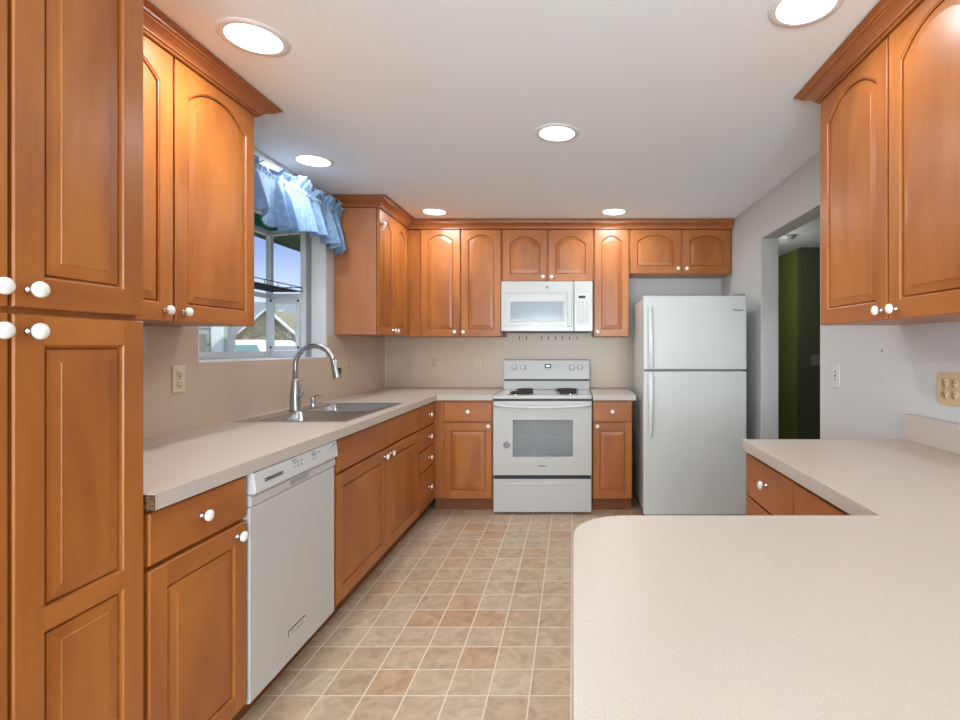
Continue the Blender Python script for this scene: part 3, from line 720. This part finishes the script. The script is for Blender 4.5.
def fhandle(par, za, zb, flip):
    m = MB(); N = 12; prev = None
    for i in range(N+1):
        u = i/N; z = za+(zb-za)*u
        k = u if flip else 1-u
        yo = -0.018-0.030*math.sin(PI*min(1, k*0.5+0.5)) if False else -0.030-0.022*(1-(2*u-1)**2)
        wdt = 0.018+0.008*(k)
        cur = [m.bm.verts.new(p) for p in ((0.028, yo+0.012, z), (0.030, yo, z), (0.034+wdt, yo-0.004, z), (0.042+wdt, yo+0.004, z), (0.040+wdt, yo+0.012, z))]
        if prev:
            for q in range(5):
                f = m.bm.faces.new((prev[q], prev[(q+1) % 5], cur[(q+1) % 5], cur[q])); f.smooth = True
        else: m.bm.faces.new(cur)
        prev = cur
    m.bm.faces.new(prev)
    m.box(0.032, -0.022, za+0.002, 0.056, 0.0, za+0.03); m.box(0.032, -0.022, zb-0.03, 0.056, 0.0, zb-0.002)
    m.build('door_handle', 'fwhite', par, 0.0015)
fhandle(fz, 1.128, 1.582, False); fhandle(fd, 0.640, 1.100, True)
text('logo', 'Whirlpool', 0.02, ((738-CX)/137.8-FX0, -0.0006, 1.553), FRONT, 'text', fz, 0.07)
box(W_-0.075, 0.02, 1.6575, W_-0.005, 0.09, 1.675).build('hinge_cover', 'greyp', t, 0.004)

# ------------------------------------------------------------------ outlets and switches
def plate(label, loc, rz, w_, h_, m_, kind, group=None, cat='outlet', name='wall_outlet'):
    t = thing(name, label, cat, loc, rz, group)
    n = 2 if w_ > 0.1 else 1
    f = box(-w_/2, -0.006, -h_/2, w_/2, -0.0005, h_/2).build('cover_plate', m_, t, 0.002)
    for i in range(n):
        cx_ = (i-(n-1)/2)*0.046
        if kind == 'outlet':
            for dz in (-0.020, 0.020):
                fo = MB(); fo.lathe([(0, 0), (0.0165, 0), (0.0165, 0.002), (0, 0.0022)], (cx_, -0.006, dz), (0, -1, 0), 18)
                fo = fo.build('socket', m_, t)
                v = MB(); v.box(cx_-0.008, -0.0088, dz-0.001, cx_-0.0055, -0.0080, dz+0.008); v.box(cx_+0.0055, -0.0088, dz-0.001, cx_+0.008, -0.0080, dz+0.008); v.lathe([(0, 0), (0.0028, 0), (0.0028, 0.0008), (0, 0.0008)], (cx_, -0.0080, dz-0.008), (0, -1, 0), 8)
                v.build('slots', 'hole', fo)
            v = MB().lathe([(0, 0), (0.003, 0), (0.002, 0.0012), (0, 0.0014)], (cx_, -0.006, 0), (0, -1, 0), 8).build('screw', 'greyp', t)
        elif kind == 'toggle':
            v = MB(); v.box(cx_-0.005, -0.008, -0.012, cx_+0.005, -0.006, 0.012); v.box(cx_-0.0035, -0.016, 0.0, cx_+0.0035, -0.008, 0.010); v.build('toggle', m_, t)
        elif kind == 'gfci':
            k = box(cx_-0.017, -0.009, -0.033, cx_+0.017, -0.006, 0.033).build('rocker', m_, t, 0.001)
            v = MB(); v.box(cx_-0.008, -0.0105, -0.004, cx_+0.008, -0.009, 0.004); v.box(cx_-0.008, -0.0096, 0.014, cx_-0.005, -0.009, 0.024); v.box(cx_+0.005, -0.0096, 0.014, cx_+0.008, -0.009, 0.024)
            v.box(cx_-0.008, -0.0096, -0.024, cx_-0.005, -0.009, -0.014); v.box(cx_+0.005, -0.0096, -0.024, cx_+0.008, -0.009, -0.014); v.build('slots', 'hole', k)
    return t
plate('cream duplex outlet on the left backsplash nearest the pantry', (XL+t_, 2.22, 1.146), R90, 0.072, 0.117, 'cream', 'outlet')
plate('cream duplex outlet on the left backsplash beyond the faucet', (XL+t_, 3.885, 1.156), R90, 0.072, 0.117, 'beigep', 'outlet')
plate('beige duplex outlet on the back wall nearest the corner', ((434.5-CX)/109.1, YB-t_, 1.145), 0, 0.072, 0.117, 'beigep', 'outlet')
plate('beige switch plate on the back wall just left of the range', ((478.6-CX)/109.1, YB-t_, 1.145), 0, 0.072, 0.105, 'beigep', 'toggle', cat='switch', name='light_switch')
plate('white outlet with reset button on the right wall beside the doorway', (XR, 2.63, 1.137), -R90, 0.072, 0.122, 'wplas', 'gfci')
plate('tan double outlet on the right wall above the peninsula counter', (XR, 1.833, 1.134), -R90, 0.122, 0.118, 'tan', 'outlet')
plate('dark switch plate on the green wall seen through the doorway', (2.63, 5.52, 1.14), 0, 0.115, 0.117, 'greyp', 'toggle', cat='switch', name='light_switch')
plate('white switch plate on the left wall right behind the pantry', (XL+t_, 2.015, 1.315), R90, 0.072, 0.105, 'wplas', 'toggle', cat='switch', name='light_switch')
tag(MB().lathe([(0, 0), (0.005, 0), (0.004, 0.002), (0, 0.002)], (XR-0.0002, 2.245, 1.268), (-1, 0, 0), 10).build('wall_anchor', 'hole'), 'tiny dark screw anchor in the right wall under the upper cabinet', 'screw anchor')

# ------------------------------------------------------------------ ceiling lights
labels = ['round recessed ceiling light nearest the left upper cabinet', 'round recessed ceiling light in front of the blue valance', 'round recessed ceiling light above the back left corner',
          'round recessed ceiling light in front of the cabinet right of the microwave', 'round recessed ceiling light in the middle of the kitchen ceiling', 'round recessed ceiling light at the top edge beside the right cabinet']
labels += ['round recessed ceiling light behind the viewpoint, front left', 'round recessed ceiling light behind the viewpoint, front right', 'round recessed ceiling light over the dining end, left', 'round recessed ceiling light over the dining end, right']
for (x, y), lb in zip(LAMP_POS, labels):
    t = thing('recessed_light', lb, 'ceiling light', (x, y, CEIL), 0, 'recessed ceiling lights')
    MB().lathe([(0.086, -0.004), (0.092, -0.006), (0.110, -0.004), (0.114, -0.0003)], n=40).build('trim_ring', 'reveal', t)
    MB().lathe([(0, -0.0075), (0.082, -0.007), (0.090, -0.004)], n=40).build('lens', 'lens', t)
tag(MB().lathe([(0, 0), (0.065, 0), (0.068, -0.01), (0.05, -0.035), (0, -0.038)], (2.09, 4.94, CEIL-0.0005), n=24).build('smoke_detector', 'wplas'), 'round smoke detector on the hall ceiling beyond the doorway', 'smoke detector')

for g_, side in zip(FILL_GLOBES, ('left', 'right')):  # cord and canopy for the added fill pendants, out of view
    t = thing('pendant_lamp', 'white glass globe pendant over the dining end, the %s one' % side, 'pendant lamp', (g_[0], g_[1], CEIL), 0, 'globe pendants behind the viewpoint')
    MB().tube([(0, 0, -0.02), (0, 0, g_[2]+0.17-CEIL)], 0.004, 6).build('cord', 'black', t)
    MB().lathe([(0, 0), (0.06, 0), (0.05, -0.02), (0, -0.02)], n=20).build('canopy', 'chrome', t)
# ------------------------------------------------------------------ garden window
GX = -2.13; GZ = 2.055; GZW = 2.115; XO = XL-0.1
t = thing('window_1', 'white garden window projecting outward over the sink', None, (0, 0, 0), kind='structure')
box(GX-0.03, WY0+0.002, WZ0-0.03, XL+0.004, WY1-0.002, WZ0-0.0005).build('window_seat', 'reveal', t, 0.002)
rv = MB(); rv.box(XO, WY1-0.012, WZ0, XL-0.001, WY1-0.001, WZ1-0.001); rv.box(XO, WY0+0.001, WZ0, XL-0.001, WY0+0.012, WZ1-0.001); rv.box(XO, WY0+0.012, WZ1-0.012, XL-0.001, WY1-0.012, WZ1-0.001)
rv.build('reveal', 'reveal', t)
gs = MB(); gs.box(XO-0.028, WY1-0.02, WZ0, XO-0.001, WY1, WZ1-0.02); gs.box(XO-0.028, WY0, WZ0, XO-0.001, WY0+0.02, WZ1-0.02); gs.build('side_track', 'shadow', t)
fm = MB(); p = 0.035
XI = XO-0.03
for y in (WY0, WY1-p):
    fm.box(GX, y, WZ0, GX+p, y+p, GZ); fm.box(XI-p, y, WZ0, XI, y+p, GZW-0.01)       # posts
    fm.box(GX+p, y, WZ0, XI-p, y+p, WZ0+0.045); fm.box(GX+p, y+0.004, 1.618, XI-p, y+p-0.004, 1.655)
    fm.prism([(GX, GZ), (XI, GZW-0.035), (XI, GZW), (GX, GZ+0.035)], y, y+p, axis=1)
fm.box(GX, WY0+p, WZ0, GX+p, WY1-p, WZ0+0.04); fm.box(GX, WY0+p, GZ, GX+p, WY1-p, GZ+0.035)
fm.box(GX+0.004, WY0+p, 1.622, GX+p-0.004, WY1-p, 1.652)
fm.box(GX+0.002, 3.14, WZ0+0.04, GX+p-0.002, 3.17, 1.622)
fm.box(XI-p, WY0+p, GZW-0.03, XI, WY1-p, GZW+0.005)
fm.build('window_frame', 'vinyl', t, 0.002)
# small vent sash in the far side light
vs_ = MB(); ya = WY1-p-0.012; yb_ = WY1-p-0.001
xa, xb = GX+p+0.002, XI-p-0.002; za, zb = WZ0+0.047, 1.616
for a in ((xa, za, xb, za+.03), (xa, zb-.03, xb, zb), (xa, za+.03, xa+.026, zb-.03), (xb-.026, za+.03, xb, zb-.03)): vs_.box(a[0], ya, a[1], a[2], yb_, a[3])
sash = vs_.build('vent_sash', 'vinyl', t, 0.001)
hg = MB()
for x in (xa+0.006, xb-0.006):
    for z in (za+0.02, zb-0.012): hg.box(x-0.006, ya-0.006, z-0.007, x+0.006, ya-0.0005, z+0.007)
hg.build('sash_catch', 'black', sash)
pn = MB(); pn.box(GX+0.014, WY0+p, WZ0+0.04, GX+0.018, WY1-p, GZ); pn.build('front_pane', 'pane', t)
pn = MB(); pn.box(GX+p, WY1-0.02, WZ0+0.045, XI-p, WY1-0.016, GZ+0.01); pn.box(GX+p, WY0+0.016, WZ0+0.045, XI-p, WY0+0.02, GZ+0.01); pn.build('side_pane', 'pane', t)
pn = MB(); pn.prism([(GX+0.01, GZ+0.032), (XI, GZW-0.002), (XI, GZW+0.003), (GX+0.01, GZ+0.037)], WY0+p, WY1-p, axis=1); pn.build('roof_pane', 'tealpane', t)
# wire shelf
sh = thing('wire_shelf', 'dark wire shelf with raised rim across the middle of the garden window', 'shelf', (0, 0, 1.668))
m = MB(); sx0, sx1, sy0, sy1 = GX+0.045, XI-0.02, WY0+0.04, WY1-0.04
for z in (0, 0.028): m.tube([(sx0, sy0, z), (sx1, sy0, z), (sx1, sy1, z), (sx0, sy1, z), (sx0, sy0, z)], 0.0032, 6)
for i in range(9):
    y = sy0+(sy1-sy0)*i/8
    for x in (sx0, sx1): m.tube([(x, y, 0), (x, y, 0.028)], 0.002, 5)
m.build('rim', 'wire', sh)
m = MB()
for i in range(46):
    y = sy0+(sy1-sy0)*(i+0.5)/46; m.tube([(sx0, y, 0), (sx1, y, 0)], 0.0018, 5)
for k in (0.33, 0.66): m.tube([(sx0+(sx1-sx0)*k, sy0, -0.003), (sx0+(sx1-sx0)*k, sy1, -0.003)], 0.0025, 5)
m.build('wire_deck', 'wire', sh)

# ------------------------------------------------------------------ valance
t = thing('window_valance', 'ruffled blue cotton valance gathered on a rod over the sink window', 'valance', (0, 0, 0))
vy0, vy1 = 2.33, 3.625; zr = 2.225
m = MB(); m.tube([(XL+0.002, vy1-0.01, zr), (-1.673, vy1-0.01, zr), (-1.656, vy1-0.03, zr), (-1.656, vy0+0.02, zr), (-1.673, vy0, zr), (XL+0.002, vy0, zr)], 0.006, 8)
m.build('curtain_rod', 'wplas', t)
NU, NV = 420, 34
def sm(a, b, x):
    x = max(0, min(1, (x-a)/(b-a))); return x*x*(3-2*x)
m = MB(); grid = []
for i in range(NU+1):
    u = i/NU; y = vy0+(vy1-vy0)*u
    ph = 2*PI*(8.5*u+0.22*math.sin(2*PI*2.3*u)+0.2*math.sin(2*PI*4.1*u+1)); ph2 = 2*PI*41*u+2*math.sin(9*u)
    zb_ = 1.968+0.022*math.sin(2*PI*1.6*u+0.5)+0.012*math.sin(ph+0.8)+0.03*(1-sm(0.0, 0.5, u))
    zt_ = 2.286-0.045*(1-sm(0.15, 0.55, u))+0.014*math.sin(ph*0.61+1)+0.010*math.sin(ph2*0.7)
    row = []
    for j in range(NV+1):
        v_ = j/NV
        if v_ < 0.68:
            k = 1-v_/0.68; z = zr-0.012+(zb_-zr+0.012)*k
            amp = 0.005+0.047*k**0.8
            q_ = math.sin(ph+0.5*k*math.sin(7*u)); x = -1.650+amp*(abs(q_)**0.7*(1 if q_ > 0 else -1))+0.004*k*math.sin(ph2)+0.022*k
            yy = y+0.022*k*math.cos(ph+0.6)+0.01*k*(u-0.3)
        elif v_ < 0.78:
            k = (v_-0.68)/0.10; z = zr-0.012+0.024*k; x = -1.648+0.005*math.sin(ph)+0.003*math.sin(ph2)+0.004*math.sin(PI*k); yy = y
        else:
            k = (v_-0.78)/0.22; z = zr+0.012+(zt_-zr-0.012)*k
            x = -1.648+(0.005+0.020*k)*math.sin(ph*1.0+1.2*k)+(0.003+0.009*k)*math.sin(ph2)+0.012*k; yy = y+0.010*k*math.cos(ph2*0.5)
        row.append(m.bm.verts.new((x, yy, z)))
    grid.append(row)
for i in range(NU):
    for j in range(NV):
        f = m.bm.faces.new((grid[i][j], grid[i+1][j], grid[i+1][j+1], grid[i][j+1])); f.smooth = True
o = m.build('ruffled_cloth', 'fabric', t)
so = o.modifiers.new('thickness', 'SOLIDIFY'); so.thickness = 0.0012

# ------------------------------------------------------------------ outside
GZ0 = -0.45
M['grass'] = mat('yard_ground', rgb(120, 116, 92), 0.95, noise=(2, rgb(140, 132, 110), 0.2))
M['siding'] = mat('pale_siding', rgb(170, 180, 176), 0.8)
M['eave'] = mat('dark_green_eave', rgb(84, 106, 72), 0.7)
M['roof'] = mat('grey_shingles', rgb(132, 136, 142), 0.9, noise=(6, rgb(112, 116, 122), 0.2))
M['hwall'] = mat('neighbour_siding', rgb(132, 122, 98), 0.85)
M['paint'] = mat('white_car_paint', rgb(235, 238, 240), 0.2, coat=0.6)
M['cglass'] = mat('car_glass', rgb(120, 150, 152), 0.1, coat=0.6)
M['tyre'] = mat('tyre_rubber', rgb(30, 30, 31), 0.8)
M['twig'] = mat('bare_twigs', rgb(96, 82, 66), 0.9)
M['hedge'] = mat('dry_hedge', rgb(140, 124, 96), 0.95, noise=(9, rgb(98, 88, 66), 0.1))
M['meter'] = mat('meter_grey', rgb(140, 138, 132), 0.6)
tag(MB().box(-40, -20, GZ0-0.1, XL-0.12, 60, GZ0).build('yard_ground', 'grass'), 'dull ground of the yard outside the window', None, kind='structure')
t = thing('roof_eave', 'dark green roof eave outside above the garden window', 'eave', (0, 0, 0), kind='structure')
e_ = MB()
for k in range(8): e_.box(XO-0.001-0.085*(k+1)+0.002, 1.0, 2.225, XO-0.001-0.085*k, 7.2, 2.245)
e_.build('soffit', 'eave', t); box(XO-0.72, 1.0, 2.17, XO-0.69, 7.2, 2.33).build('fascia', 'eave', t)
# jog of the own house with electric meter
sd = MB(); jx = -3.56
sd.box(-5.6, 5.2, GZ0, jx, 5.28, 3.0)
o = tag(sd.build('screen_wall', 'siding'), 'grey-green sided screen wall seen at the left of the window', 'wall')
box(jx-0.11, 5.17, GZ0, jx+0.0, 5.199, 3.0).build('corner_board', 'vinyl', o)
sb = MB()
for i in range(20): sb.box(-5.6, 5.192, GZ0+0.16*i, jx-0.115, 5.199, GZ0+0.16*i+0.012)
sb.build('lap_lines', 'meter', o)
t = thing('electric_meter', 'grey electric meter box on the siding outside the window', 'meter', (-3.82, 5.18, 1.30))
box(-0.09, -0.09, -0.16, 0.09, 0.008, 0.12).build('box', 'meter', t, 0.006); MB().lathe([(0, 0), (0.055, 0), (0.055, 0.05), (0.04, 0.07), (0, 0.072)], (0.0, -0.09, 0.0), (0, -1, 0), 18).build('dial', 'wplas', t)
MB().tube([(0, -0.04, -0.16), (0, -0.04, -1.7)], 0.02, 8).build('conduit', 'meter', t)
# car
t = thing('parked_car', 'white car parked outside beyond the garden window', 'car', (-8.72, 12.0, GZ0))
def shell(m, secs, mi=0):
    prev = None
    for (x, yw, z0, z1) in secs: pass
body = MB(); body.prism([(-2.35, 0.35), (-2.4, 0.8), (-2.3, 1.12), (-0.9, 1.20), (2.15, 1.22), (2.42, 1.12), (2.5, 0.7), (2.45, 0.35)], -0.9, 0.9, axis=1)
body.build('car_body', 'paint', t, 0.08, 3)
cab = MB()
lo = [(-1.15, 1.19), (2.30, 1.19)]; hi = [(-0.35, 1.86), (1.85, 1.86)]
v8 = [cab.bm.verts.new(p) for p in ((-1.15,-0.86,1.15),(2.30,-0.86,1.15),(2.30,0.86,1.15),(-1.15,0.86,1.15),(-0.35,-0.68,1.88),(1.80,-0.68,1.90),(1.80,0.68,1.90),(-0.35,0.68,1.88))]
for q in ((0,3,2,1),(4,5,6,7),(0,1,5,4),(1,2,6,5),(2,3,7,6),(3,0,4,7)): cab.bm.faces.new([v8[i] for i in q])
cab.build('cabin', 'paint', t, 0.07, 3)
def sideglass(x0, x1, x2, x3): # lower-left, lower-right, upper-right, upper-left
    g = MB(); z0, z1 = 1.27, 1.78
    def yy(z): return -(0.86-0.18*(z-1.15)/0.74)-0.008
    a = [(x0, yy(z0), z0), (x1, yy(z0), z0), (x2, yy(z1), z1), (x3, yy(z1), z1)]
    vs = [g.bm.verts.new(p) for p in a]+[g.bm.verts.new((p[0], p[1]+0.02, p[2])) for p in a]
    for q in ((0,1,2,3),(4,7,6,5),(0,4,5,1),(1,5,6,2),(2,6,7,3),(3,7,4,0)): g.bm.faces.new([vs[i] for i in q])
    g.build('side_window', 'cglass', t)
sideglass(-0.85, 0.15, 0.15, -0.35); sideglass(0.25, 1.15, 1.15, 0.25); sideglass(1.25, 2.05, 1.72, 1.25)
for x in (-1.5, 1.6):
    for y in (-0.88, 0.70): MB().lathe([(0, 0), (0.2, 0), (0.33, 0.01), (0.34, 0.1), (0.33, 0.19), (0, 0.2)], (x, y, 0.34), (0, 1, 0), 24).build('wheel', 'tyre', t)
# neighbour house
t = thing('neighbour_house', 'tan neighbouring house with grey shingle roof beyond the car', 'house', (-15.5, 24, GZ0))
box(-7, 0, 0, 5, 8, 2.1).build('wall', 'hwall', t)
rf = MB(); rf.prism([(-0.5, 2.05), (4.0, 4.0), (8.5, 2.05), (8.5, 2.2), (4.0, 4.2), (-0.5, 2.2)], -7.4, 5.4, axis=0); rf = rf.build('roof', 'roof', t)
g = MB(); g.box(-7.4, -0.56, 2.0, 5.4, -0.5, 2.12); g.build('gutter', 'vinyl', rf)
for x in (-4, -1.5, 0.2, 1.5, 2.6, 3.5): MB().box(x-0.11, 2.6, 3.40, x+0.11, 2.85, 3.68).build('roof_vent', 'wplas', rf)
gb = MB(); gb.prism([(0.2, 0), (4.7, 0), (4.7, 1.35), (2.45, 3.3), (0.2, 1.35)], -2.2, 1.5, axis=1); gb.build('gable', 'hwall', t)
gt = MB(); gt.prism([(-0.1, 1.1), (2.45, 3.3), (5.0, 1.1), (5.0, 1.2), (2.45, 3.4), (-0.1, 1.2)], -2.35, -2.2, axis=1); gt.build('rake_board', 'reveal', t)
# bare shrubs and dry hedge
def twiggy(x, y, hgt, sd_, lbl):
    rnd = random.Random(sd_); m = MB()
    def br(p, d, L, r, lev):
        q = p+d*L; m.tube([p, (p+q)/2+Vector((rnd.uniform(-.04,.04), rnd.uniform(-.04,.04), 0)), q], [r, r*0.85, r*0.6], 5, cap=False)
        if lev:
            for _ in range(3):
                dd_ = (d+Vector((rnd.uniform(-.7,.7), rnd.uniform(-.7,.7), rnd.uniform(-.2,.5)))).normalized(); br(q, dd_, L*rnd.uniform(.55,.8), r*.55, lev-1)
    for k in range(6):
        a = rnd.uniform(0, 2*PI); br(Vector((0.1*math.cos(a), 0.1*math.sin(a), 0)), Vector((0.45*math.cos(a), 0.45*math.sin(a), 1)).normalized(), hgt*0.38, 0.025, 3)
    o = tag(m.build('bare_shrub', 'twig'), lbl, 'shrub', 'bare shrubs outside'); o.location = (x, y, GZ0)
twiggy(-10.6, 14.3, 2.9, 3, 'leafless shrub behind the parked car, left one')
twiggy(-7.0, 14.6, 2.6, 5, 'leafless shrub behind the parked car, right one')
m = MB(); rnd = random.Random(4)
for i in range(60):
    for j in range(1):
        x = -14+i*0.17; m.lathe([(0, 0), (0.32, 0.3), (0.36, 1.2), (0.25, 1.9+rnd.uniform(-.15, .15)), (0, 2.1+rnd.uniform(-.1, .2))], (x, 16.5+rnd.uniform(-.2, .2), GZ0), n=7, smooth=False)
tag(m.build('dry_hedge', 'hedge'), 'brown winter hedge between the car and the neighbouring house', 'hedge')
